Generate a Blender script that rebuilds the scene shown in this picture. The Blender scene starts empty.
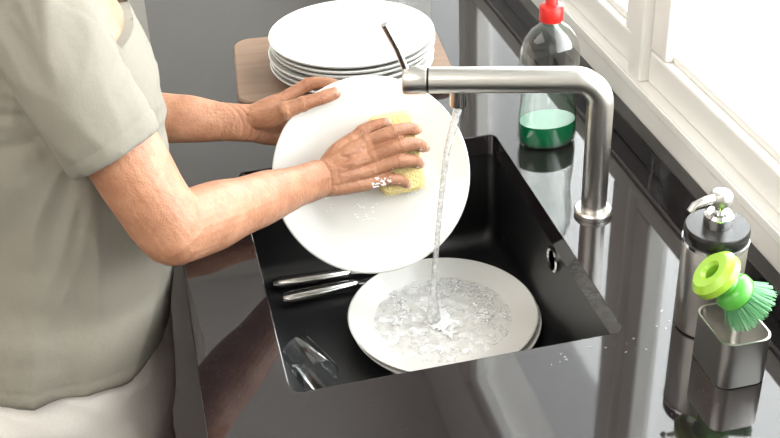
import bpy, bmesh, numpy as np, math, random
from mathutils import Vector, Matrix, noise
random.seed(4)
scene=bpy.context.scene
COL=scene.collection
# ---------------------------------------------------------------- materials
def newmat(name):
    m=bpy.data.materials.new(name); m.use_nodes=True
    nt=m.node_tree; b=nt.nodes['Principled BSDF']; return m,nt,b
def N(nt,t,**k):
    n=nt.nodes.new(t)
    for a,v in k.items():
        if a in n.inputs: n.inputs[a].default_value=v
        else: setattr(n,a,v)
    return n
def simple(name,col,rough=.5,metal=0,bump=0,bscale=50,coat=0,spec=.5,sss=0,var=0,dist=.002):
    m,nt,b=newmat(name)
    b.inputs['Base Color'].default_value=(*col,1); b.inputs['Roughness'].default_value=rough
    b.inputs['Metallic'].default_value=metal; b.inputs['Coat Weight'].default_value=coat
    b.inputs['Specular IOR Level'].default_value=spec
    tc=N(nt,'ShaderNodeTexCoord'); nz=N(nt,'ShaderNodeTexNoise',Scale=bscale,Detail=4.0)
    nt.links.new(tc.outputs['Object'],nz.inputs['Vector'])
    if bump:
        bp=N(nt,'ShaderNodeBump',Strength=bump,Distance=dist)
        nt.links.new(nz.outputs['Fac'],bp.inputs['Height']); nt.links.new(bp.outputs[0],b.inputs['Normal'])
    if var:
        mx=N(nt,'ShaderNodeMixRGB'); mx.inputs[1].default_value=(*[c*(1-var) for c in col],1); mx.inputs[2].default_value=(*[min(1,c*(1+var)) for c in col],1)
        nt.links.new(nz.outputs['Fac'],mx.inputs[0]); nt.links.new(mx.outputs[0],b.inputs['Base Color'])
    return m
def quartz():
    m,nt,b=newmat('black_quartz')
    tc=N(nt,'ShaderNodeTexCoord'); v=N(nt,'ShaderNodeTexVoronoi',Scale=260.0)
    nt.links.new(tc.outputs['Object'],v.inputs['Vector'])
    cr=N(nt,'ShaderNodeValToRGB'); cr.color_ramp.elements[0].position=.05; cr.color_ramp.elements[0].color=(.11,.10,.10,1)
    cr.color_ramp.elements[1].position=.13; cr.color_ramp.elements[1].color=(.011,.008,.009,1)
    nt.links.new(v.outputs['Distance'],cr.inputs[0]); nt.links.new(cr.outputs[0],b.inputs['Base Color'])
    nz=N(nt,'ShaderNodeTexNoise',Scale=9.0,Detail=3.0); nt.links.new(tc.outputs['Object'],nz.inputs['Vector'])
    mr=N(nt,'ShaderNodeMapRange'); mr.inputs['To Min'].default_value=.02; mr.inputs['To Max'].default_value=.07
    nt.links.new(nz.outputs['Fac'],mr.inputs['Value']); nt.links.new(mr.outputs[0],b.inputs['Roughness'])
    b.inputs['Specular IOR Level'].default_value=.8
    return m
def brushed(name,col=(.60,.585,.56),rough=.3):
    m,nt,b=newmat(name); b.inputs['Base Color'].default_value=(*col,1); b.inputs['Metallic'].default_value=1
    b.inputs['Roughness'].default_value=rough
    tc=N(nt,'ShaderNodeTexCoord'); mp=N(nt,'ShaderNodeMapping'); mp.inputs['Scale'].default_value=(40,40,900)
    nz=N(nt,'ShaderNodeTexNoise',Scale=1.0,Detail=3.0)
    nt.links.new(tc.outputs['Object'],mp.inputs[0]); nt.links.new(mp.outputs[0],nz.inputs['Vector'])
    bp=N(nt,'ShaderNodeBump',Strength=.12,Distance=.0005); nt.links.new(nz.outputs['Fac'],bp.inputs['Height']); nt.links.new(bp.outputs[0],b.inputs['Normal'])
    return m
def wood():
    m,nt,b=newmat('board_wood'); tc=N(nt,'ShaderNodeTexCoord'); mp=N(nt,'ShaderNodeMapping'); mp.inputs['Scale'].default_value=(3,40,3)
    nz=N(nt,'ShaderNodeTexNoise',Scale=2.0,Detail=6.0); cr=N(nt,'ShaderNodeValToRGB')
    cr.color_ramp.elements[0].color=(.19,.115,.075,1); cr.color_ramp.elements[1].color=(.35,.23,.16,1)
    nt.links.new(tc.outputs['Object'],mp.inputs[0]); nt.links.new(mp.outputs[0],nz.inputs['Vector']); nt.links.new(nz.outputs['Fac'],cr.inputs[0]); nt.links.new(cr.outputs[0],b.inputs['Base Color'])
    b.inputs['Roughness'].default_value=.5
    return m
def clear(name,tint=(1,1,1),gl=.12,rough=.03,bump=0,scale=60,white=0,lo=.45,hi=.7,ior=0):
    m=bpy.data.materials.new(name); m.use_nodes=True; nt=m.node_tree; nt.nodes.clear()
    o=N(nt,'ShaderNodeOutputMaterial'); t=N(nt,'ShaderNodeBsdfTransparent'); t.inputs[0].default_value=(*tint,1)
    g=N(nt,'ShaderNodeBsdfGlossy'); g.inputs['Roughness'].default_value=rough
    mx=N(nt,'ShaderNodeMixShader')
    if ior:
        lw=N(nt,'ShaderNodeFresnel',IOR=ior); nt.links.new(lw.outputs[0],mx.inputs[0])
    else:
        lw=N(nt,'ShaderNodeLayerWeight',Blend=gl+.15)
        ad=N(nt,'ShaderNodeMath',operation='ADD'); ad.inputs[1].default_value=gl*.4
        nt.links.new(lw.outputs['Facing'],ad.inputs[0]); nt.links.new(ad.outputs[0],mx.inputs[0])
    src=t
    if white:
        df=N(nt,'ShaderNodeBsdfDiffuse'); df.inputs[0].default_value=(.95,.95,.95,1); m2=N(nt,'ShaderNodeMixShader')
        nt.links.new(t.outputs[0],m2.inputs[1]); nt.links.new(df.outputs[0],m2.inputs[2]); src=m2
        tc=N(nt,'ShaderNodeTexCoord'); nz=N(nt,'ShaderNodeTexNoise',Scale=scale,Detail=4.0); mr=N(nt,'ShaderNodeMapRange')
        mr.inputs['From Min'].default_value=lo;mr.inputs['From Max'].default_value=hi;mr.inputs['To Max'].default_value=white
        nt.links.new(tc.outputs['Object'],nz.inputs['Vector']);nt.links.new(nz.outputs['Fac'],mr.inputs['Value']);nt.links.new(mr.outputs[0],m2.inputs[0])
    nt.links.new(src.outputs[0],mx.inputs[1]); nt.links.new(g.outputs[0],mx.inputs[2]); nt.links.new(mx.outputs[0],o.inputs[0])
    if bump:
        tc=N(nt,'ShaderNodeTexCoord'); nz=N(nt,'ShaderNodeTexNoise',Scale=scale,Detail=3.0); bp=N(nt,'ShaderNodeBump',Strength=bump,Distance=.01)
        nt.links.new(tc.outputs['Object'],nz.inputs['Vector']); nt.links.new(nz.outputs['Fac'],bp.inputs['Height']); nt.links.new(bp.outputs[0],g.inputs['Normal']); nt.links.new(bp.outputs[0],lw.inputs['Normal'])
    return m
def fabric(name,col,scale=900,bump=.25):
    m,nt,b=newmat(name); b.inputs['Roughness'].default_value=.9; b.inputs['Specular IOR Level'].default_value=.15
    b.inputs['Sheen Weight'].default_value=.05
    tc=N(nt,'ShaderNodeTexCoord'); nz=N(nt,'ShaderNodeTexNoise',Scale=scale,Detail=2.0); n2=N(nt,'ShaderNodeTexNoise',Scale=14.0,Detail=5.0)
    nt.links.new(tc.outputs['Object'],nz.inputs['Vector']); nt.links.new(tc.outputs['Object'],n2.inputs['Vector'])
    mx=N(nt,'ShaderNodeMixRGB'); mx.inputs[1].default_value=(*[c*.88 for c in col],1); mx.inputs[2].default_value=(*[c*1.1 for c in col],1)
    nt.links.new(nz.outputs['Fac'],mx.inputs[0]); nt.links.new(mx.outputs[0],b.inputs['Base Color'])
    bp=N(nt,'ShaderNodeBump',Strength=bump,Distance=.001); nt.links.new(nz.outputs['Fac'],bp.inputs['Height'])
    bp2=N(nt,'ShaderNodeBump',Strength=.35,Distance=.012); nt.links.new(n2.outputs['Fac'],bp2.inputs['Height']); nt.links.new(bp.outputs[0],bp2.inputs['Normal']); nt.links.new(bp2.outputs[0],b.inputs['Normal'])
    return m
def skinmat():
    m,nt,b=newmat('skin'); b.inputs['Roughness'].default_value=.48
    tc=N(nt,'ShaderNodeTexCoord'); n1=N(nt,'ShaderNodeTexNoise',Scale=38.0,Detail=7.0,Roughness=.65); n2=N(nt,'ShaderNodeTexVoronoi',Scale=380.0); n3=N(nt,'ShaderNodeTexNoise',Scale=170.0,Detail=5.0)
    for n in(n1,n2,n3): nt.links.new(tc.outputs['Object'],n.inputs['Vector'])
    cr=N(nt,'ShaderNodeValToRGB'); cr.color_ramp.elements[0].position=.3; cr.color_ramp.elements[0].color=(.30,.125,.066,1); cr.color_ramp.elements[1].position=.68; cr.color_ramp.elements[1].color=(.45,.225,.130,1)
    nt.links.new(n1.outputs['Fac'],cr.inputs[0]); nt.links.new(cr.outputs[0],b.inputs['Base Color'])
    bp=N(nt,'ShaderNodeBump',Strength=.35,Distance=.0008); nt.links.new(n2.outputs['Distance'],bp.inputs['Height'])
    bp2=N(nt,'ShaderNodeBump',Strength=.5,Distance=.0015); nt.links.new(n3.outputs['Fac'],bp2.inputs['Height']); nt.links.new(bp.outputs[0],bp2.inputs['Normal']); nt.links.new(bp2.outputs[0],b.inputs['Normal'])
    b.inputs['Subsurface Weight'].default_value=.06; b.inputs['Subsurface Radius'].default_value=(.012,.004,.002); b.inputs['Subsurface Scale'].default_value=.3
    return m
def sponge():
    m,nt,b=newmat('yellow_sponge'); b.inputs['Roughness'].default_value=.9
    tc=N(nt,'ShaderNodeTexCoord'); v=N(nt,'ShaderNodeTexVoronoi',Scale=320.0); nt.links.new(tc.outputs['Object'],v.inputs['Vector'])
    cr=N(nt,'ShaderNodeValToRGB'); cr.color_ramp.elements[0].position=.05; cr.color_ramp.elements[0].color=(.66,.50,.16,1); cr.color_ramp.elements[1].position=.4; cr.color_ramp.elements[1].color=(.84,.70,.33,1)
    nt.links.new(v.outputs['Distance'],cr.inputs[0]); nt.links.new(cr.outputs[0],b.inputs['Base Color'])
    bp=N(nt,'ShaderNodeBump',Strength=.6,Distance=.002); nt.links.new(v.outputs['Distance'],bp.inputs['Height']); nt.links.new(bp.outputs[0],b.inputs['Normal'])
    return m
M=dict(
 quartz=quartz(), sink=simple('sink_composite',(.009,.009,.010),.30,bump=.15,bscale=900),
 white=simple('white_paint',(.87,.86,.83),.35,bump=.03,bscale=200), wall=simple('wall_paint',(.78,.76,.72),.7,bump=.05,bscale=150),
 floor=simple('floor_tile',(.045,.032,.028),.4,var=.2,bscale=6), cab=simple('cabinet_front',(.035,.012,.010),.35,bump=.05),
 steel=brushed('brushed_steel'), steel2=brushed('polished_steel',(.68,.67,.65),.16), china=simple('white_china',(.78,.77,.74),.12,coat=.3),
 wood=wood(), red=simple('red_plastic',(.66,.02,.015),.35), black=simple('black_plastic',(.012,.012,.012),.25),
 lime=simple('lime_plastic',(.34,.60,.05),.3,coat=.3), green=simple('green_plastic',(.09,.42,.05),.25,coat=.4), bristle=simple('green_bristle',(.22,.55,.28),.5),
 bottle=clear('clear_plastic',(.93,.96,.94),.09,.04), glass=clear('clear_glass',(.96,.97,.97),.06,.02), pane=clear('window_glass',(.97,.98,.97),.02,.02),
 liquid=simple('green_detergent',(.0,.19,.07),.08,coat=.5), water=clear('water',(.985,.985,.985),.0,.04,bump=.18,scale=60,white=.6,lo=.46,hi=.62,ior=1.3),
 stream=clear('water_stream',(.97,.98,.98),.10,.05,bump=.2,scale=120,white=.75,lo=.3,hi=.66), chrome=simple('chrome',(.8,.8,.8),.1,1), drop=clear('water_drop',(.9,.9,.9),.10,.02),
 skin=skinmat(), shirt=fabric('grey_beige_cotton',(.232,.216,.180)), pants=fabric('white_denim',(.84,.81,.77),700),
 sponge=sponge(), foam=simple('soap_foam',(.93,.93,.93),.4), nail=simple('nail',(.50,.29,.21),.3,coat=.2),
 hair=simple('brown_hair',(.07,.04,.025),.45,bump=.6,bscale=220), eye=simple('eye_white',(.85,.83,.8),.1), iris=simple('iris',(.06,.035,.02),.1),
 lip=simple('lips',(.48,.17,.14),.35), shoe=simple('shoe_leather',(.06,.05,.05),.5))
# ---------------------------------------------------------------- geometry helpers
def mk(name,verts,faces,mat,parent=None,smooth=True,loc=(0,0,0),rot=None,recalc=True):
    me=bpy.data.meshes.new(name); me.from_pydata([tuple(v) for v in verts],[],faces); me.update()
    if recalc:
        bm=bmesh.new(); bm.from_mesh(me); bmesh.ops.recalc_face_normals(bm,faces=bm.faces); bm.to_mesh(me); bm.free()
    o=bpy.data.objects.new(name,me); COL.objects.link(o)
    if mat: me.materials.append(mat)
    if smooth:
        for p in me.polygons: p.use_smooth=True
    o.location=loc
    if rot is not None: o.rotation_euler=rot
    if parent: o.parent=parent
    return o
def empty(name,loc=(0,0,0)):
    e=bpy.data.objects.new(name,None); COL.objects.link(e); e.location=loc; e.empty_display_size=.05; return e
def autosmooth(o,ang=35):
    me=o.data; bm=bmesh.new(); bm.from_mesh(me)
    for e in bm.edges:
        if len(e.link_faces)==2 and e.calc_face_angle(0)>math.radians(ang): e.smooth=False
    bm.to_mesh(me); bm.free()
def lathe(name,prof,mat,parent=None,loc=(0,0,0),seg=64,sx=1,sy=1,rot=None,close=False):
    V=[];F=[]
    n=len(prof)
    for r,z in prof:
        for i in range(seg):
            a=2*math.pi*i/seg; V.append((r*math.cos(a)*sx,r*math.sin(a)*sy,z))
    for j in range(n-1 if not close else n):
        for i in range(seg):
            a=j*seg+i; b=j*seg+(i+1)%seg; j2=(j+1)%n; F.append((a,b,j2*seg+(i+1)%seg,j2*seg+i))
    if not close:
        if prof[0][0]>1e-6: F.append(tuple(range(seg))[::-1])
        if prof[-1][0]>1e-6: F.append(tuple(range((n-1)*seg,n*seg)))
    o=mk(name,V,F,mat,parent,True,loc,rot)
    bm=bmesh.new(); bm.from_mesh(o.data); bmesh.ops.remove_doubles(bm,verts=bm.verts,dist=1e-6); bmesh.ops.recalc_face_normals(bm,faces=bm.faces); bm.to_mesh(o.data); bm.free()
    autosmooth(o); return o
def box(name,lo,hi,mat,parent=None,bev=.0,seg=2):
    x0,y0,z0=lo;x1,y1,z1=hi; c=Vector(((x0+x1)/2,(y0+y1)/2,(z0+z1)/2))
    V=[Vector((x,y,z))-c for x in(x0,x1) for y in(y0,y1) for z in(z0,z1)]
    F=[(0,1,3,2),(4,6,7,5),(0,4,5,1),(2,3,7,6),(0,2,6,4),(1,5,7,3)]
    o=mk(name,V,F,mat,parent,False,c)
    if bev:
        md=o.modifiers.new('bev','BEVEL'); md.width=bev; md.segments=seg
    return o
def rrect(x0,y0,x1,y1,r,n=8):
    P=[]
    for cx,cy,a0 in((x1-r,y1-r,0),(x0+r,y1-r,90),(x0+r,y0+r,180),(x1-r,y0+r,270)):
        for i in range(n+1):
            a=math.radians(a0+90*i/n); P.append((cx+r*math.cos(a),cy+r*math.sin(a)))
    return P
def loft(name,rings,mat,parent=None,cap=(True,True),smooth=True,loc=(0,0,0)):
    n=len(rings[0]);V=[p for r in rings for p in r];F=[]
    for j in range(len(rings)-1):
        for i in range(n): F.append((j*n+i,j*n+(i+1)%n,(j+1)*n+(i+1)%n,(j+1)*n+i))
    if cap[0]:F.append(tuple(range(n))[::-1])
    if cap[1]:F.append(tuple(range((len(rings)-1)*n,len(rings)*n)))
    o=mk(name,V,F,mat,parent,smooth,loc)
    if smooth: autosmooth(o,40)
    return o
def sweep_rings(pts,rad,seg=24,ref=None):
    pts=[Vector(p) for p in pts]
    T=[]
    for i in range(len(pts)):
        a=pts[max(i-1,0)];b=pts[min(i+1,len(pts)-1)];T.append((b-a).normalized())
    n=None;rings=[]
    if ref is None:
        up=Vector((0,0,1)) if abs(T[0].z)<.9 else Vector((1,0,0)); n=T[0].cross(up).normalized()
    for p,t,r in zip(pts,T,rad):
        if ref is not None: n=Vector(ref)
        n=(n-t*n.dot(t)).normalized(); b=t.cross(n)
        rr=r if hasattr(r,'__len__') else (r,r)
        rings.append([p+n*rr[0]*math.cos(2*math.pi*i/seg)+b*rr[1]*math.sin(2*math.pi*i/seg) for i in range(seg)])
    return rings
def tube(name,pts,rad,mat,parent=None,seg=24):
    if not hasattr(rad,'__len__'): rad=[rad]*len(pts)
    return loft(name,sweep_rings(pts,rad,seg),mat,parent)
# ---------------------------------------------------------------- counter & sink
CX0,CX1,CY0,CY1=-.096,.585,-1.3,1.9
SW,SD=.389,.491
def holed(name,outer,inner,z0,z1,mat):
    bm=bmesh.new()
    def lp(P,z):
        vs=[bm.verts.new((x,y,z)) for x,y in P]; return vs,[bm.edges.new((vs[i],vs[(i+1)%len(vs)])) for i in range(len(vs))]
    a,ea=lp(outer,z1);b,eb=lp(inner,z1)
    bmesh.ops.triangle_fill(bm,edges=ea+eb,use_beauty=True)
    r=bmesh.ops.extrude_face_region(bm,geom=list(bm.faces))
    vs=[g for g in r['geom'] if isinstance(g,bmesh.types.BMVert)]
    for v in vs: v.co.z=z0
    bmesh.ops.recalc_face_normals(bm,faces=bm.faces)
    me=bpy.data.meshes.new(name);bm.to_mesh(me);bm.free();o=bpy.data.objects.new(name,me);COL.objects.link(o);me.materials.append(mat)
    md=o.modifiers.new('bev','BEVEL');md.width=.0015;md.segments=2;md.limit_method='ANGLE'
    return o
holed('kitchen_counter',[(CX0,CY0),(CX1,CY0),(CX1,CY1),(CX0,CY1)],rrect(0,0,SW,SD,.012),-.035,0,M['quartz'])
sk=empty('kitchen_sink')
rings=[]
SB=-.191
for d,z,r in((-.003,-.0355,.014),(-.003,-.15,.014),(0.0,-.170,.016),(.006,-.182,.02),(.018,-.188,.03),(.04,-.1905,.04),(.12,SB,.05)):
    rings.append([(x,y,z) for x,y in rrect(d,d,SW-d,SD-d,r)])
rings=rings[::-1]
out=[[(x,y,z) for x,y in rrect(-.02,-.02,SW+.02,SD+.02,.03)] for z in(-.0355,)]
o=loft('basin',rings+out+[[(x,y,-.215) for x,y in rrect(-.012,-.012,SW+.012,SD+.012,.03)]],M['sink'],sk)
OV=(SW+.0028,.235,-.058)
lathe('overflow_rim',[(.0125,.0),(.0125,.003),(.0155,.0045),(.0185,.003),(.0185,0)],M['steel2'],sk,OV,rot=(0,-math.pi/2,0),close=True)
lathe('overflow_grid',[(0,.001),(.0125,.001)],M['black'],sk,OV,rot=(0,-math.pi/2,0))
lathe('drain_flange',[(0,.0005),(.02,.0008),(.030,.0015),(.042,.002),(.044,0)],M['steel2'],sk,(.1945,.2455,SB))
cb=empty('base_cabinet')
CE=.55
box('cabinet_body',(CX0+.03,CY0,-.8),(CX0+.05,CY1,-.036),M['cab'],cb)
box('cabinet_side_near',(CX0+.05,CY0,-.8),(CE,CY0+.02,-.036),M['cab'],cb)
box('cabinet_side_far',(CX0+.05,CY1-.02,-.8),(CE,CY1,-.036),M['cab'],cb)
for i in range(5):
    y=CY0+.01+i*.64; box('cabinet_door_%d'%(i+1),(CX0+.01,y,-.79),(CX0+.03,y+.62,-.06),M['cab'],cb,.002)
box('plinth',(CX0+.09,CY0,-.9),(CX0+.11,CY1,-.8),M['black'],cb)
# ---------------------------------------------------------------- room
XL,XR,YF,YB,ZF,ZC=-2.6,.75,-2.4,2.5,-.9,1.6
box('floor',(XL-.1,YF-.1,ZF-.05),(XR+.1,YB+.1,ZF),M['floor'])
box('ceiling',(XL-.1,YF-.1,ZC),(XR+.1,YB+.1,ZC+.05),M['wall'])
box('wall_left',(XL-.1,YF,ZF),(XL,YB,ZC),M['wall'])
box('wall_front',(XL,YF-.1,ZF),(XR,YF,ZC),M['wall'])
box('wall_back',(XL,YB,ZF),(XR,YB+.1,ZC),M['wall'])
WX=.585
wr=empty('wall_right')
box('wall_lower',(WX,YF,ZF),(XR,YB,.084),M['white'],wr)
WT=1.25
box('wall_upper',(WX,YF,WT),(XR,YB,ZC),M['white'],wr)
box('pier_near',(WX,YF,.084),(XR,-1.35,WT),M['white'],wr)
box('pier_far',(WX,2.25,.084),(XR,YB,WT),M['white'],wr)
box('trim_upstand',(.564,CY0,0.0003),(WX-.0005,CY1,.035),M['quartz'],None,.0015)
def window(name,y0,y1):
    e=empty(name); fx=WX+.004
    zb,zt=.084,WT
    s=.05
    X0,X1=fx+.012,fx+.05
    box('rail_bottom',(X0,y0,zb),(X1,y1,zb+s),M['white'],e,.004)
    box('rail_top',(X0,y0,zt-s),(X1,y1,zt),M['white'],e,.004)
    box('stile_1',(X0,y0,zb+s),(X1,y0+s,zt-s),M['white'],e,.004)
    box('stile_2',(X0,y1-s,zb+s),(X1,y1,zt-s),M['white'],e,.004)
    box('glazing_bead',(X0+.012,y0+s,zb+s),(X1-.004,y1-s,zb+s+.012),M['white'],e,.002)
    box('glass',(X1-.012,y0+s,zb+s),(X1-.008,y1-s,zt-s),M['pane'],e)
    return e
window('window_1',-.42,.43); window('window_2',.47,1.33); window('window_3',-1.33,-.46); window('window_4',1.37,2.23)
fr=empty('trim_1')
for i,(a,b) in enumerate(((.43,.47),(1.33,1.37),(-.46,-.42),(-1.35,-1.33),(2.23,2.25))):
    box('mullion_%d'%i,(WX+.002,a,.084),(WX+.07,b,WT),M['white'],fr,.003)
box('frame_sill',(WX-.004,-1.35,.07),(WX+.0,2.25,.084),M['white'],fr,.003)
# ---------------------------------------------------------------- faucet
FX,FY=.448,.244
fa=empty('kitchen_faucet')
lathe('base_flange',[(0,0),(.0255,0),(.0255,.006),(.0235,.0085),(.0165,.0085)],M['steel'],fa,(FX,FY,.0003))
D=Vector((-.952,.305,0)).normalized(); H=.197; R=.034
pts=[(FX,FY,.006),(FX,FY,.05),(FX,FY,.1),(FX,FY,H-R)]
for i in range(1,11):
    a=math.radians(9*i); c=Vector((FX,FY,H-R))+D*R; pts.append(c-D*R*math.cos(a)+Vector((0,0,R*math.sin(a))))
E=Vector((FX,FY,H))+D*.215
pts+=[Vector((FX,FY,H))+D*.1,E]
tube('spout_pipe',pts,.0168,M['steel'],fa,40)
def along(name,p,prof,mat,d):
    q=Vector((0,0,1)).rotation_difference(d); o=lathe(name,prof,mat,fa,p); o.rotation_mode='QUATERNION'; o.rotation_quaternion=q; return o
along('joint_ring',E-D*.001,[(0,0),(.0155,0),(.0155,.004),(0,.004)],M['black'],D)
along('mixer_cap',E+D*.003,[(0,0),(.0178,0),(.0182,.001),(.0182,.027),(.0165,.030),(0,.031)],M['steel'],D)
tube('lever',[(.216,.318,.21),(.205,.317,.243),(.190,.316,.277)],[.0048,.0046,.0046],M['steel2'],fa,16)
lathe('aerator',[(0,0),(.0095,0),(.011,.002),(.011,.03),(0,.03)],M['steel2'],fa,(.278,.2985,.160))
# ---------------------------------------------------------------- plates
def plateprof(r,h=.018,t=.004):
    top=[(0,t),(r*.62,t),(r*.70,t+.0015),(r*.80,t+.006),(r*.92,h-.003),(r*.985,h),(r,h-.001)]
    bot=[(r*.985,h-.0045),(r*.90,h-.0085),(r*.76,.002),(r*.66,-.0005),(r*.62,-.003),(r*.58,-.003),(r*.56,0),(0,0)]
    return top+bot
def plate(name,loc,r=.135,rot=None,parent=None,h=.018):
    return lathe(name,plateprof(r,h),M['china'],parent,loc,96,rot=rot)
st=empty('stacked_dinner_plates')
for i in range(6):
    plate('plate_%d'%(i+1),(.2266+random.uniform(-.003,.003),.751+random.uniform(-.003,.003),.0155+.0035+i*.0092),parent=st)
sp_=empty('soaking_dinner_plates')
for i in range(2):
    plate('plate_%d'%(i+1),(.2505+.004*(1-i)*1,.293-.003*(1-i),SB+.0035+.0095*i),parent=sp_)
hp=plate('dinner_plate',(.175,.378,.031))
PC=Vector((.175,.378,.031)); PN=Vector((-.13,-.86,.50)).normalized(); P1=Vector((.9888,-.1495,0)); P1=(P1-PN*P1.dot(PN)).normalized(); P2=PN.cross(P1)
hp.rotation_mode='QUATERNION'; hp.rotation_quaternion=Vector((0,0,1)).rotation_difference(PN)
def PP(a,b,h): return PC+P1*a+P2*b+PN*h
cbp=rrect(-.178,-.125,.178,.125,.03)
o=loft('cutting_board',[[(x*s,y*s,z) for x,y in cbp] for s,z in((.985,.0),(1,.003),(1,.0125),(.985,.0155))],M['wood'],loc=(.213,.790,.0003)); o.rotation_euler=(0,0,math.radians(-5))
# ---------------------------------------------------------------- soap bottle
sb=empty('dish_soap_bottle',(.456,.448,.0005))
bp=[(0,0),(.038,0),(.0425,.003),(.044,.012),(.043,.05),(.0405,.078),(.0425,.102),(.0445,.125),(.0435,.148),(.038,.166),(.027,.180),(.018,.186),(.0145,.189),(.0135,.196)]
lathe('bottle_body',bp,M['bottle'],sb,seg=64,sy=.72)
lathe('detergent',[(0,.002),(.037,.002),(.0405,.006),(.0425,.014),(.0418,.036),(0,.036)],M['liquid'],sb,sy=.72)
lathe('cap',[(0,.192),(.016,.192),(.017,.194),(.017,.211),(.015,.214),(.009,.216),(.008,.228),(.005,.232),(0,.232)],M['red'],sb)
# ---------------------------------------------------------------- soap dispenser & caddy
sd=empty('soap_dispenser',(.483,-.010,.0005))
lathe('body',[(0,0),(.034,0),(.0355,.002),(.0355,.113),(.0345,.115),(0,.115)],M['steel'],sd)
lathe('collar',[(0,.1155),(.0345,.1155),(.0355,.117),(.0355,.131),(.034,.134),(.014,.1345),(0,.1345)],M['black'],sd)
lathe('rim_ring',[(.0353,.1135),(.0362,.1135),(.0362,.1175),(.0353,.1175)],M['chrome'],sd,close=True)
lathe('pump_collar',[(0,.1345),(.0155,.1345),(.016,.136),(.016,.148),(.013,.151),(.006,.152),(.006,.164),(0,.164)],M['chrome'],sd)
lathe('pump_head',[(0,.162),(.0115,.162),(.0125,.164),(.0125,.172),(.010,.176),(.005,.178),(0,.178)],M['steel'],sd)
tube('nozzle',[(0,0,.170),(-.02,-.003,.1705),(-.034,-.005,.168),(-.038,-.0055,.162)],[.0055,.005,.0042,.004],M['steel'],sd,16)
cd=empty('brush_caddy',(.472,-.088,.0005))
outer=rrect(-.029,-.037,.029,.037,.015)
loft('cup',[[(x*s,y*s,z) for x,y in outer] for s,z in((.0,.003),(.94,.003),(.94,.060),(1,.060),(1,.0015),(.98,0),(0,0))],M['steel'],cd,cap=(False,False))
kb=empty('dish_brush')
A=Vector((.452,-.072,.116));B=Vector((.500,-.088,.066)); ax=(B-A).normalized()
q=Vector((0,0,1)).rotation_difference(ax)
def onax(name,prof,mat,close=False,off=0):
    o=lathe(name,prof,mat,kb,A+ax*off,48,close=close);o.rotation_mode='QUATERNION';o.rotation_quaternion=q;return o
onax('handle_ring',[(.009,-.006),(.012,-.010),(.022,-.010),(.0285,-.004),(.0285,.004),(.022,.009),(.012,.009),(.009,.004)],M['lime'],True)
onax('handle_hub',[(0,.002),(.0095,.002)],M['green'])
onax('neck',[(.010,.008),(.013,.012),(.014,.018),(.019,.022),(.022,.027),(.022,.035),(.019,.038),(0,.038)],M['green'])
bm=bmesh.new()
u=ax.orthogonal().normalized();w=ax.cross(u)
for i in range(650):
    rr=math.sqrt(random.random())*.019;a=random.random()*6.283
    b0=A+ax*.037+(u*math.cos(a)+w*math.sin(a))*rr
    d=(ax+(u*math.cos(a)+w*math.sin(a))*rr/.019*.6+Vector((random.gauss(0,.05),random.gauss(0,.05),random.gauss(0,.05)))).normalized(); b1=b0+d*.026
    s=d.orthogonal().normalized()*.0004; t=d.cross(s)
    vs=[bm.verts.new(b0+k) for k in(s,-.5*s+.87*t,-.5*s-.87*t)]+[bm.verts.new(b1+k) for k in(s,-.5*s+.87*t,-.5*s-.87*t)]
    for i2 in range(3): bm.faces.new((vs[i2],vs[(i2+1)%3],vs[3+(i2+1)%3],vs[3+i2]))
    bm.faces.new(vs[3:])
me=bpy.data.meshes.new('bristles');bm.to_mesh(me);bm.free();o=bpy.data.objects.new('bristles',me);COL.objects.link(o);me.materials.append(M['bristle']);o.parent=kb
# ---------------------------------------------------------------- cutlery, glass, water
for nm,a,b in(('table_knife',(.030,.458,-.180),(.150,.452,-.180)),('table_knife.001',(.038,.415,-.180),(.155,.422,-.180))):
    e=empty(nm);a=Vector(a);b=Vector(b);d=(b-a).normalized()
    tube('handle',[a,a+d*.01,a+(b-a)*.5,b-d*.006,b],[(.008,.005),(.0112,.007),(.0105,.007),(.0085,.006),(.003,.003)],M['steel2'],e,16)
    tube('blade',[b-d*.002,b+d*.02,b+d*.08,b+d*.095],[(.004,.002),(.008,.001),(.009,.001),(.002,.0006)],M['steel2'],e,12)
gd=Vector((.28,-.95,.05)).normalized(); grim=Vector((.058,.200,-.1585))
gl=lathe('drinking_glass',[(0,.006),(.020,.006),(.0225,.010),(.0248,.070),(.0260,.0725),(.0270,.070),(.0250,.004),(.022,0),(0,0)],M['glass'],None,grim-gd*.072)
gl.rotation_mode='QUATERNION'; gl.rotation_quaternion=Vector((0,0,1)).rotation_difference(gd)
sp=[(.278,.2985,.1595),(.270,.2975,.13),(.2615,.296,.10),(.256,.295,.06),(.251,.294,.025),(.245,.292,-.03),(.240,.291,-.079),(.237,.291,-.12),(.236,.291,-.168)]
tube('tap_water_stream',sp,[.0058,.0048,.0044,.0040,.0038,.0038,.0040,.0046,.011],M['stream'],None,16)
ico=bmesh.new();bmesh.ops.create_icosphere(ico,subdivisions=2,radius=1);ico.verts.ensure_lookup_table()
IV=[v.co.copy() for v in ico.verts];IF=[tuple(v.index for v in f.verts) for f in ico.faces];ico.free()
def blobs(name,items,mat,sub=2):
    V=[];F=[]
    for p,s,nn in items:
        q=Vector((0,0,1)).rotation_difference(Vector(nn).normalized()).to_matrix(); o=len(V); p=Vector(p)
        V+=[p+q@Vector((v.x*s[0],v.y*s[1],v.z*s[2])) for v in IV]; F+=[tuple(o+k for k in f) for f in IF]
    return mk(name,V,F,mat,recalc=False)
V=[];F=[];NR,NS=60,120; wc=Vector((.2505,.293)); hit=Vector((.236,.291)); WZ=SB+.0035+.0095+.0066
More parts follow.
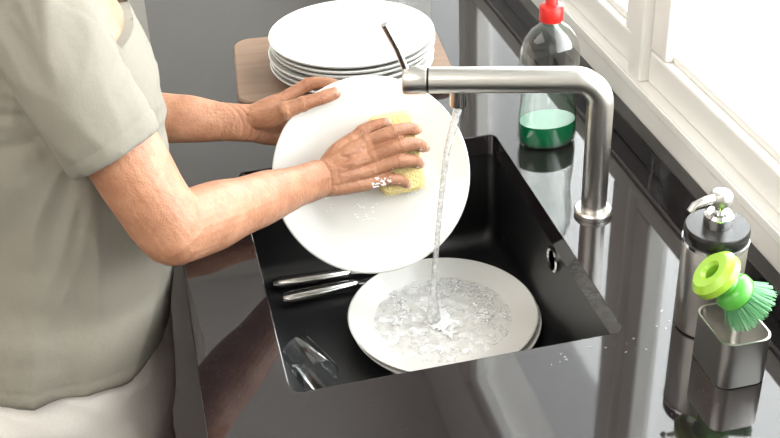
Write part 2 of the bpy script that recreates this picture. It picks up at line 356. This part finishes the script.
for j in range(NR+1):
    for i in range(NS):
        a=2*math.pi*i/NS; r=(.101+.005*math.sin(3*a+1)+.003*math.sin(7*a))*j/NR
        x=wc.x+r*math.cos(a);y=wc.y+r*math.sin(a); d=(Vector((x,y))-hit).length
        n=noise.noise(Vector((x*60,y*60,.3)))+.5*noise.noise(Vector((x*140,y*140,.7)))
        amp=.0026*math.exp(-(d/.06)**2)+.0002
        V.append((x,y,WZ+amp*(n+.35*math.sin(d*260))*min(1,(1-j/NR)*6)))
for j in range(NR):
    for i in range(NS):
        F.append((j*NS+i,(j+1)*NS+i,(j+1)*NS+(i+1)%NS,j*NS+(i+1)%NS))
spw=empty('splashing_water')
mk('water_film',V,F,M['water'],spw,recalc=False)
it=[]
for i in range(4200):
    a=random.random()*6.283; rr=min(abs(random.gauss(0,.048)),.094*random.random()**.2)
    x=wc.x+.004+rr*math.cos(a);y=wc.y+rr*math.sin(a)
    if noise.noise(Vector((x*30,y*30,5)))+.5*noise.noise(Vector((x*85,y*85,2)))<.10: continue
    s=random.uniform(.0005,.0017); it.append(((x,y,WZ+.0003),(s*1.2,s,s*.6),(0,0,1)))
o=blobs('suds',it,M['foam']); o.parent=spw
it=[]
for i in range(18):
    k=random.random()
    if k<.75: x=random.uniform(.25,.40);y=random.uniform(-.045,-.012)
    else: x=random.uniform(.405,.46);y=random.uniform(-.05,.04)
    s=random.choice((.0008,.001,.0012,.0016)); it.append(((x,y,.0003),(s*random.uniform(.8,1.6),s,s*.3),(0,0,1)))
blobs('water_droplets',it,M['drop'])
# ---------------------------------------------------------------- person
wm=empty('woman_washing_dishes')
class Acc:
    def __init__(s): s.V=[];s.F=[]
    def rings(s,rings):
        n=len(rings[0]);o=len(s.V)
        for r in rings: s.V+=[Vector(p) for p in r]
        for j in range(len(rings)-1):
            for i in range(n): s.F.append((o+j*n+i,o+j*n+(i+1)%n,o+(j+1)*n+(i+1)%n,o+(j+1)*n+i))
        s.F.append(tuple(o+i for i in range(n))[::-1]); s.F.append(tuple(o+(len(rings)-1)*n+i for i in range(n)))
    def limb(s,pts,rad,ref=None,seg=20,sub=6,flat=False):
        pts=[Vector(p) for p in pts]; rad=[r if hasattr(r,'__len__') else (r,r) for r in rad]
        P=[];Rr=[]; n=len(pts)
        for i in range(n-1):
            p0=pts[max(i-1,0)];p1=pts[i];p2=pts[i+1];p3=pts[min(i+2,n-1)]
            for k in range(sub):
                t=k/sub; P.append(.5*((2*p1)+(p2-p0)*t+(2*p0-5*p1+4*p2-p3)*t*t+(3*p1-p0-3*p2+p3)*t**3))
                e=t*t*(3-2*t); Rr.append(tuple(rad[i][m]*(1-e)+rad[i+1][m]*e for m in(0,1)))
        P.append(pts[-1]);Rr.append(rad[-1])
        d0=(P[0]-P[1]).normalized();d1=(P[-1]-P[-2]).normalized()
        A=[];B=[]
        for an in(85,65,45,22):
            c,sn=math.cos(math.radians(an)),math.sin(math.radians(an))
            A.append((P[0]+d0*min(Rr[0])*sn,tuple(x*c for x in Rr[0])))
            if not flat: B.insert(0,(P[-1]+d1*min(Rr[-1])*sn,tuple(x*c for x in Rr[-1])))
        P=[a for a,_ in A]+P+[b for b,_ in B];Rr=[a for _,a in A]+Rr+[b for _,b in B]
        s.rings(sweep_rings(P,Rr,seg,ref))
    def ell(s,c,r,M3=None,n=16,m=24):
        c=Vector(c);M3=M3 or Matrix.Identity(3);R=[]
        for j in range(1,n):
            a=math.pi*j/n;R.append([c+M3@Vector((r[0]*math.sin(a)*math.cos(2*math.pi*i/m),r[1]*math.sin(a)*math.sin(2*math.pi*i/m),r[2]*math.cos(a))) for i in range(m)])
        s.rings(R)
    def build(s,name,mat,vox,sm=6,cut=None,fn=None,fac=.5):
        o=mk(name+'_tmp',s.V,s.F,mat)
        md=o.modifiers.new('r','REMESH');md.mode='VOXEL';md.voxel_size=vox;md.use_smooth_shade=True
        md=o.modifiers.new('s','SMOOTH');md.iterations=sm;md.factor=fac
        cuts=[]
        for c in(cut or []):
            md=o.modifiers.new('b','BOOLEAN');md.operation='DIFFERENCE';md.object=c;md.solver='EXACT';cuts.append(c)
        dg=bpy.context.evaluated_depsgraph_get();dg.update()
        me=bpy.data.meshes.new_from_object(o.evaluated_get(dg));me.name=name
        if fn:
            nrm=[v.normal.copy() for v in me.vertices]
            for v,nn in zip(me.vertices,nrm): v.co=v.co+nn*fn(v.co)
        for p in me.polygons:p.use_smooth=True
        bpy.data.objects.remove(o)
        for c in cuts: bpy.data.objects.remove(c)
        if not me.materials: me.materials.append(mat)
        r=bpy.data.objects.new(name,me);COL.objects.link(r);r.parent=wm;return r
def ering(z,cx,cy,ax_,ay,n=48,pw=2.3):
    L=[]
    for i in range(n):
        a=2*math.pi*i/n;c,s=math.cos(a),math.sin(a)
        L.append((cx+ax_*abs(c)**(2/pw)*(1 if c>0 else -1),cy+ay*abs(s)**(2/pw)*(1 if s>0 else -1),z))
    return L
TOR=[(-.088,-.266,.355,.150,.200),(-.05,-.256,.355,.146,.192),(0,-.240,.36,.135,.175),(.06,-.228,.362,.126,.166),(.12,-.216,.365,.120,.165),(.18,-.208,.37,.119,.168),(.24,-.206,.375,.118,.170),(.29,-.211,.378,.112,.168),(.335,-.217,.38,.098,.160),(.37,-.222,.38,.080,.140),(.395,-.225,.38,.062,.105),(.41,-.226,.38,.05,.075)]
S_R=Vector((-.198,.232,.355)); E_R=Vector((-.098,.155,.134)); W_R=PP(-.0706,.0014,.062)
S_L=Vector((-.198,.528,.355)); E_L=Vector((-.215,.49,.135)); W_L=PP(-.161,.0834,-.010)
sh=Acc(); sh.rings([ering(*t) for t in TOR])
cuffR=Vector((-.144,.185,.226)); cuffL=S_L+(E_L-S_L)*.62
sh.limb([S_R+Vector((0,.02,.0)),S_R+(cuffR-S_R)*.45,cuffR],[(.060,.058),(.060,.058),(.055,.053)],flat=True)
sh.limb([S_L-Vector((0,.02,0)),S_L+(cuffL-S_L)*.45,cuffL],[(.058,.056),(.058,.056),(.052,.050)],flat=True)
def cyl(a,b,r):
    return loft('cutter',sweep_rings([a,b],[r,r],40),None)
dR=(E_R-cuffR).normalized();dL=(E_L-S_L).normalized()
cut=[cyl(cuffR-dR*.03,cuffR+dR*.01,.0475),cyl(cuffL-dL*.03,cuffL+dL*.01,.044),
     cyl(Vector((-.143,.362,.300)),Vector((-.17,.375,.6)),.086)]
arm0=Vector((-.17,.2,.27))
def folds(p):
    d=p-arm0; r=math.hypot(d.x,d.z); th=math.atan2(d.z,d.x)
    k=min(1,max(0,(r-.05)/.08))
    a=.017*(.35-abs(noise.noise(Vector((th*2.4+r*4,r*3.0,p.y*2)))))*k
    a+=.010*(.35-abs(noise.noise(Vector((th*5+7,r*6.0,p.y*3)))))*k
    n2=noise.noise(Vector((p.x*16,p.y*14,p.z*5+3)))
    n3=noise.noise(Vector((p.x*7,p.y*6,p.z*26)))
    s=(p-cuffR).dot(dR)
    cuff=0
    if (p-cuffR-dR*s).length<.075 and p.y<.215:
        cuff=-.0012 if abs(s+.020)<.0022 else 0
        a+=.006*(.3-abs(noise.noise(Vector((s*9,p.x*24+p.z*10,4)))))*min(1,max(0,-s/.03))
    if abs(p.z+.068)<.0020: cuff=-.0010
    return a+.005*n2+.004*n3*math.exp(-((p.z+.0)/.09)**2)+cuff
sh.build('t_shirt',M['shirt'],.0042,8,cut,folds)
pa=Acc(); pa.rings([ering(*t) for t in((-.34,-.27,.36,.095,.170),(-.30,-.268,.36,.120,.186),(-.22,-.270,.357,.137,.197),(-.14,-.268,.356,.143,.194),(-.06,-.255,.355,.130,.180),(-.02,-.245,.36,.11,.16))])
for y,s in((.265,-1),(.45,1)):
    pa.limb([(-.265,y,-.26),(-.255,y+s*.005,-.36),(-.235,y,-.47),(-.255,y,-.65),(-.27,y,-.82),(-.272,y,-.855)],[(.112,.092),(.098,.086),(.078,.072),(.070,.068),(.064,.064),(.064,.064)],ref=(1,0,0),seg=32)
def pf(p):
    n=noise.noise(Vector((p.x*9,p.y*9,p.z*16))); return .005*n+.008*(.35-abs(noise.noise(Vector((p.x*14+p.z*14,p.y*10,p.z*8)))))
pa.build('pants',M['pants'],.006,8,None,pf)
for y in(.265,.455):
    s_=Acc(); s_.limb([(-.295,y,-.868),(-.22,y,-.862),(-.13,y,-.874),(-.08,y,-.880)],[(.034,.036),(.036,.040),(.045,.028),(.036,.020)],ref=(0,1,0),seg=24)
    o=s_.build('shoe',M['shoe'],.005,4)
# arms + hands
ar=Acc()
ar.limb([S_R+(E_R-S_R)*.3,S_R+(E_R-S_R)*.6,E_R-dR*.035,E_R],[(.044,.044),(.0455,.045),(.042,.043),(.0405,.041)],sub=8,seg=28)
ar.limb([E_R,E_R+(W_R-E_R)*.20,E_R+(W_R-E_R)*.50,E_R+(W_R-E_R)*.85,W_R],[(.040,.040),(.0415,.039),(.0345,.031),(.0265,.021),(.0265,.019)],ref=P2,sub=8,seg=28)
ar.limb([S_L+(E_L-S_L)*.3,S_L+(E_L-S_L)*.6,E_L],[(.043,.042),(.043,.042),(.036,.037)],seg=28)
ar.limb([E_L,E_L+(W_L-E_L)*.25,E_L+(W_L-E_L)*.6,E_L+(W_L-E_L)*.88,W_L],[(.036,.036),(.0395,.038),(.034,.031),(.0265,.022),(.0265,.020)],ref=P2,sub=8,seg=28)
nails=[];joints=[]
def finger(ch,r,nrm,nail=True):
    pts=[PP(*c) for c in ch]
    ar.limb(pts,[r*1.12,r*1.03,r*.95,r*.84],seg=16,sub=6)
    ar.ell(pts[1],(r*1.14,)*3,n=8,m=12); ar.ell(pts[0]+nrm*.0015,(r*1.2,)*3,n=8,m=12)
    for j in(1,2): joints.append((pts[j],(pts[j+1]-pts[j-1]).normalized(),nrm,r))
    if nail:
        d=(pts[3]-pts[2]).normalized(); n=(nrm-d*nrm.dot(d)).normalized(); nails.append((pts[3]+d*r*.05+n*r*.70,d,n,r))
R_=dict(i=[(-.0035,.0444,.054),(.0335,.0560,.060),(.0535,.0585,.047),(.0635,.0565,.031)],
 m=[(.002,.026,.056),(.0415,.0370,.062),(.0625,.0370,.048),(.0725,.0325,.030)],
 r=[(.0009,.0075,.053),(.0372,.0165,.058),(.0560,.0155,.045),(.0640,.0110,.029)],
 l=[(-.0061,-.0095,.048),(.0220,-.0065,.051),(.0370,-.0095,.040),(.0450,-.0155,.028)])
for k,w_,r in(('i',(-.066,.014,.060),.0090),('m',(-.068,.006,.062),.0092),('r',(-.070,-.004,.061),.0088),('l',(-.070,-.012,.058),.0080)):
    finger(R_[k],r,PN)
    m_=R_[k][0]; ar.limb([PP(*w_),PP(*[(w_[j]*.45+m_[j]*.55)+(0,0,.001)[j] for j in range(3)]),PP(*m_)],[(.0125,.0145),(.0118,.0135),(.0100,.0108)],ref=P2,seg=16)
ar.limb([PP(-.062,.010,.056),PP(-.045,.028,.050),PP(-.0225,.047,.044)],[.016,.0165,.0125],seg=16)
finger([(-.0225,.047,.044),(-.008,.0575,.042),(.008,.064,.040),(.024,.068,.039)],.0098,PN)
L_=dict(i=[(-.1146,.111,-.012),(-.078,.1300,-.017),(-.054,.1305,-.012),(-.036,.1255,-.006)],
 m=[(-.113,.094,-.022),(-.076,.107,-.024),(-.054,.108,-.019),(-.034,.108,-.016)],
 r=[(-.1175,.077,-.028),(-.083,.086,-.028),(-.062,.087,-.023),(-.045,.088,-.018)],
 l=[(-.124,.061,-.032),(-.096,.067,-.030),(-.080,.069,-.026),(-.066,.070,-.021)])
for k,w_,r in(('i',(-.158,.096,-.008),.0090),('m',(-.160,.087,-.012),.0092),('r',(-.161,.078,-.015),.0088),('l',(-.160,.070,-.017),.0080)):
    finger(L_[k],r,-PN,False)
    m_=L_[k][0]; ar.limb([PP(*w_),PP(*[(w_[j]*.5+m_[j]*.5) for j in range(3)]),PP(*m_)],[(.0125,.0145),(.0125,.014),(.0108,.0108)],ref=P2,seg=16)
ar.limb([PP(-.155,.088,-.002),PP(-.135,.088,.006),PP(-.1085,.096,.024)],[.015,.016,.0125],seg=16)
finger([(-.1085,.096,.026),(-.085,.102,.031),(-.062,.108,.030),(-.041,.114,.0245)],.0100,PN)
fd=(W_R-E_R).normalized()
def skinfn(p):
    v=0
    if (p-PP(-.02,.02,.05)).length<.14 or (p-PP(-.1,.1,0)).length<.12:
        for c,d,nn,r in joints:
            q=p-c
            if q.length<r*2 and q.dot(nn)>0:
                t=q.dot(d); v-=.0008*max(0,math.cos(t*2*math.pi/.0036))*math.exp(-(t/.0042)**2)
        q=p-PC; a=q.dot(P1);b=q.dot(P2)
        k=math.exp(-((a+.035)/.035)**2-((b-.012)/.035)**2)
        if k>.05 and q.dot(PN)>.03:
            v+=k*.0045*(.16-abs(noise.noise(Vector((a*15,b*60-a*14,1)))))
            v+=k*.0010*noise.noise(Vector((a*110,b*200,2)))
        v+=.0004*noise.noise(p*330)
        t=(p-W_R).dot(fd); v-=.0009*max(0,math.cos(t*2*math.pi/.007))*math.exp(-((t+.002)/.009)**2)
    v+=.0014*noise.noise(p*28)
    return v
ar.build('arms_and_hands',M['skin'],.0013,5,fn=skinfn,fac=.4)
for i,(p,d,n,r) in enumerate(nails):
    M3=Matrix((d,n.cross(d),n)).transposed(); a=Acc(); a.ell((0,0,0),(r*.66,r*.56,r*.28),M3,10,16); mk('nail_%d'%i,[v+p for v in a.V],a.F,M['nail'],wm)
hd=Acc(); hd.rings([ering(t[0]-.004,t[1]-.001,t[2],t[3]-.010,t[4]-.012) for t in TOR[4:]])
Hc=Vector((-.165,.38,.615)); Fd=Vector((.86,0,-.51)).normalized(); Lf=Vector((0,1,0)); Ud=Fd.cross(Lf); Ud=Ud if Ud.z>0 else -Ud
H3=Matrix((Fd,Lf,Ud)).transposed()
def HP(f_,l_,u_): return Hc+Fd*f_+Lf*l_+Ud*u_
hd.limb([(-.228,.38,.36),(-.22,.38,.43),HP(-.03,0,-.07)],[(.066,.070),(.056,.056),(.056,.054)],seg=28)
hd.ell(Hc+Fd*-.01+Ud*.02,(.094,.075,.088),H3); hd.ell(HP(.03,0,-.03),(.062,.060,.085),H3); hd.ell(HP(.048,0,-.088),(.036,.040,.028),H3)
hd.limb([HP(.086,0,.012),HP(.100,0,-.012),HP(.108,0,-.028)],[.008,.009,.012],seg=14); hd.ell(HP(.094,0,-.033),(.014,.018,.009),H3)
for s in(-1,1):
    hd.ell(HP(.080,s*.030,.016),(.012,.024,.009),H3); hd.ell(HP(-.005,s*.076,-.012),(.017,.009,.030),H3); hd.ell(HP(.068,s*.038,-.035),(.022,.020,.024),H3)
hd.ell(HP(.090,0,-.060),(.012,.024,.010),H3)
hd.build('head_and_neck',M['skin'],.0035,5)
for s in(-1,1):
    for nm,c,r,mt in(('eye',HP(.078,s*.031,.0),(.0125,.0135,.0095),'eye'),('iris',HP(.0885,s*.031,-.001),(.003,.0055,.0055),'iris')):
        a=Acc();a.ell(c,r,H3);mk(nm,a.V,a.F,M[mt],wm)
a=Acc();a.ell(HP(.097,0,-.057),(.007,.021,.0035),H3);a.ell(HP(.096,0,-.064),(.007,.018,.0045),H3);mk('lips',a.V,a.F,M['lip'],wm)
hr=Acc();hr.ell(HP(-.022,0,.032),(.096,.083,.089),H3);hr.ell(HP(-.035,0,-.01),(.075,.080,.08),H3);hr.ell(HP(-.115,0,.01),(.04,.042,.04),H3)
hr.build('hair',M['hair'],.004,4)
# sponge
spg=[]
for s,h in((.90,.0045),(1,.0075),(1,.026),(.92,.031)):
    spg.append([PP(.036+(x*math.cos(.12)-y*math.sin(.12))*s,.027+(x*math.sin(.12)+y*math.cos(.12))*s,h) for x,y in rrect(-.031,-.055,.031,.055,.012)])
o=loft('sponge',spg,M['sponge'])
# foam on the fingers and a few soapy smears on the plate
it=[]
for i in range(420):
    k=random.choice('imrrll'); ch=R_[k]; j=random.choice((0,1,1,2,2)); t=random.random()
    c=[ch[j][m]*(1-t)+ch[j+1][m]*t for m in range(3)]
    s=random.uniform(.0006,.0018); off=random.uniform(-.007,.007)
    pp=PP(c[0],c[1]+off,c[2]+math.sqrt(max(0,.0092**2-off**2))*.93)
    if noise.noise(pp*70)<.10: continue
    it.append((pp,(s*random.uniform(1,2.4),s,s*.3),PN))
o=blobs('foam_on_fingers',it,M['foam']); o.parent=wm
it=[]
for i in range(500):
    th=random.uniform(0,6.283); rr=random.uniform(.04,.10); a=.015+rr*math.cos(th);b=.0+rr*math.sin(th)
    if a*a+b*b>.080**2 or noise.noise(Vector((th*1.3,rr*60,3)))<.20: continue
    s=random.uniform(.0006,.0014); it.append((PP(a,b,.0041),(s*1.6,s,s*.35),PN))
blobs('soap_suds',it,M['foam'])
# ---------------------------------------------------------------- lights
w=bpy.data.worlds.new('sky_world');scene.world=w;w.use_nodes=True
w.node_tree.nodes['Background'].inputs[0].default_value=(.95,.98,1,1);w.node_tree.nodes['Background'].inputs[1].default_value=5.5
def area(name,loc,rot,sx,sy,p,col=(1,1,1)):
    l=bpy.data.lights.new(name,'AREA');l.shape='RECTANGLE';l.size=sx;l.size_y=sy;l.energy=p;l.color=col
    o=bpy.data.objects.new(name,l);COL.objects.link(o);o.location=loc;o.rotation_euler=rot;return o
area('daylight_window',(1.0,.4,.75),(0,math.radians(90),0),1.3,3.4,108,(.97,.98,1))
area('room_fill_light',(-1.2,-.8,1.55),(0,0,0),1.8,1.8,38,(1,.94,.86))  # soft unseen fill added under the ceiling to even out the room light
# ---------------------------------------------------------------- camera
C=Vector((-.078,-.9443,.8317)); yaw,t,r,f=.2062,.5763,-.0484,1135.9
Fv=Vector((math.sin(yaw)*math.cos(t),math.cos(yaw)*math.cos(t),-math.sin(t)));Rv=Vector((math.cos(yaw),-math.sin(yaw),0));Uv=Rv.cross(Fv)
R2=Rv*math.cos(r)+Uv*math.sin(r);U2=-Rv*math.sin(r)+Uv*math.cos(r)
cam=bpy.data.cameras.new('camera');co=bpy.data.objects.new('camera',cam);COL.objects.link(co)
co.matrix_world=Matrix(((R2.x,U2.x,-Fv.x,C.x),(R2.y,U2.y,-Fv.y,C.y),(R2.z,U2.z,-Fv.z,C.z),(0,0,0,1)))
cam.sensor_width=36;cam.lens=f/780*36;cam.clip_start=.02
scene.camera=co
scene.view_settings.view_transform='Standard'
for o in list(scene.objects):
    if o.parent is None: o.location.z+=.9
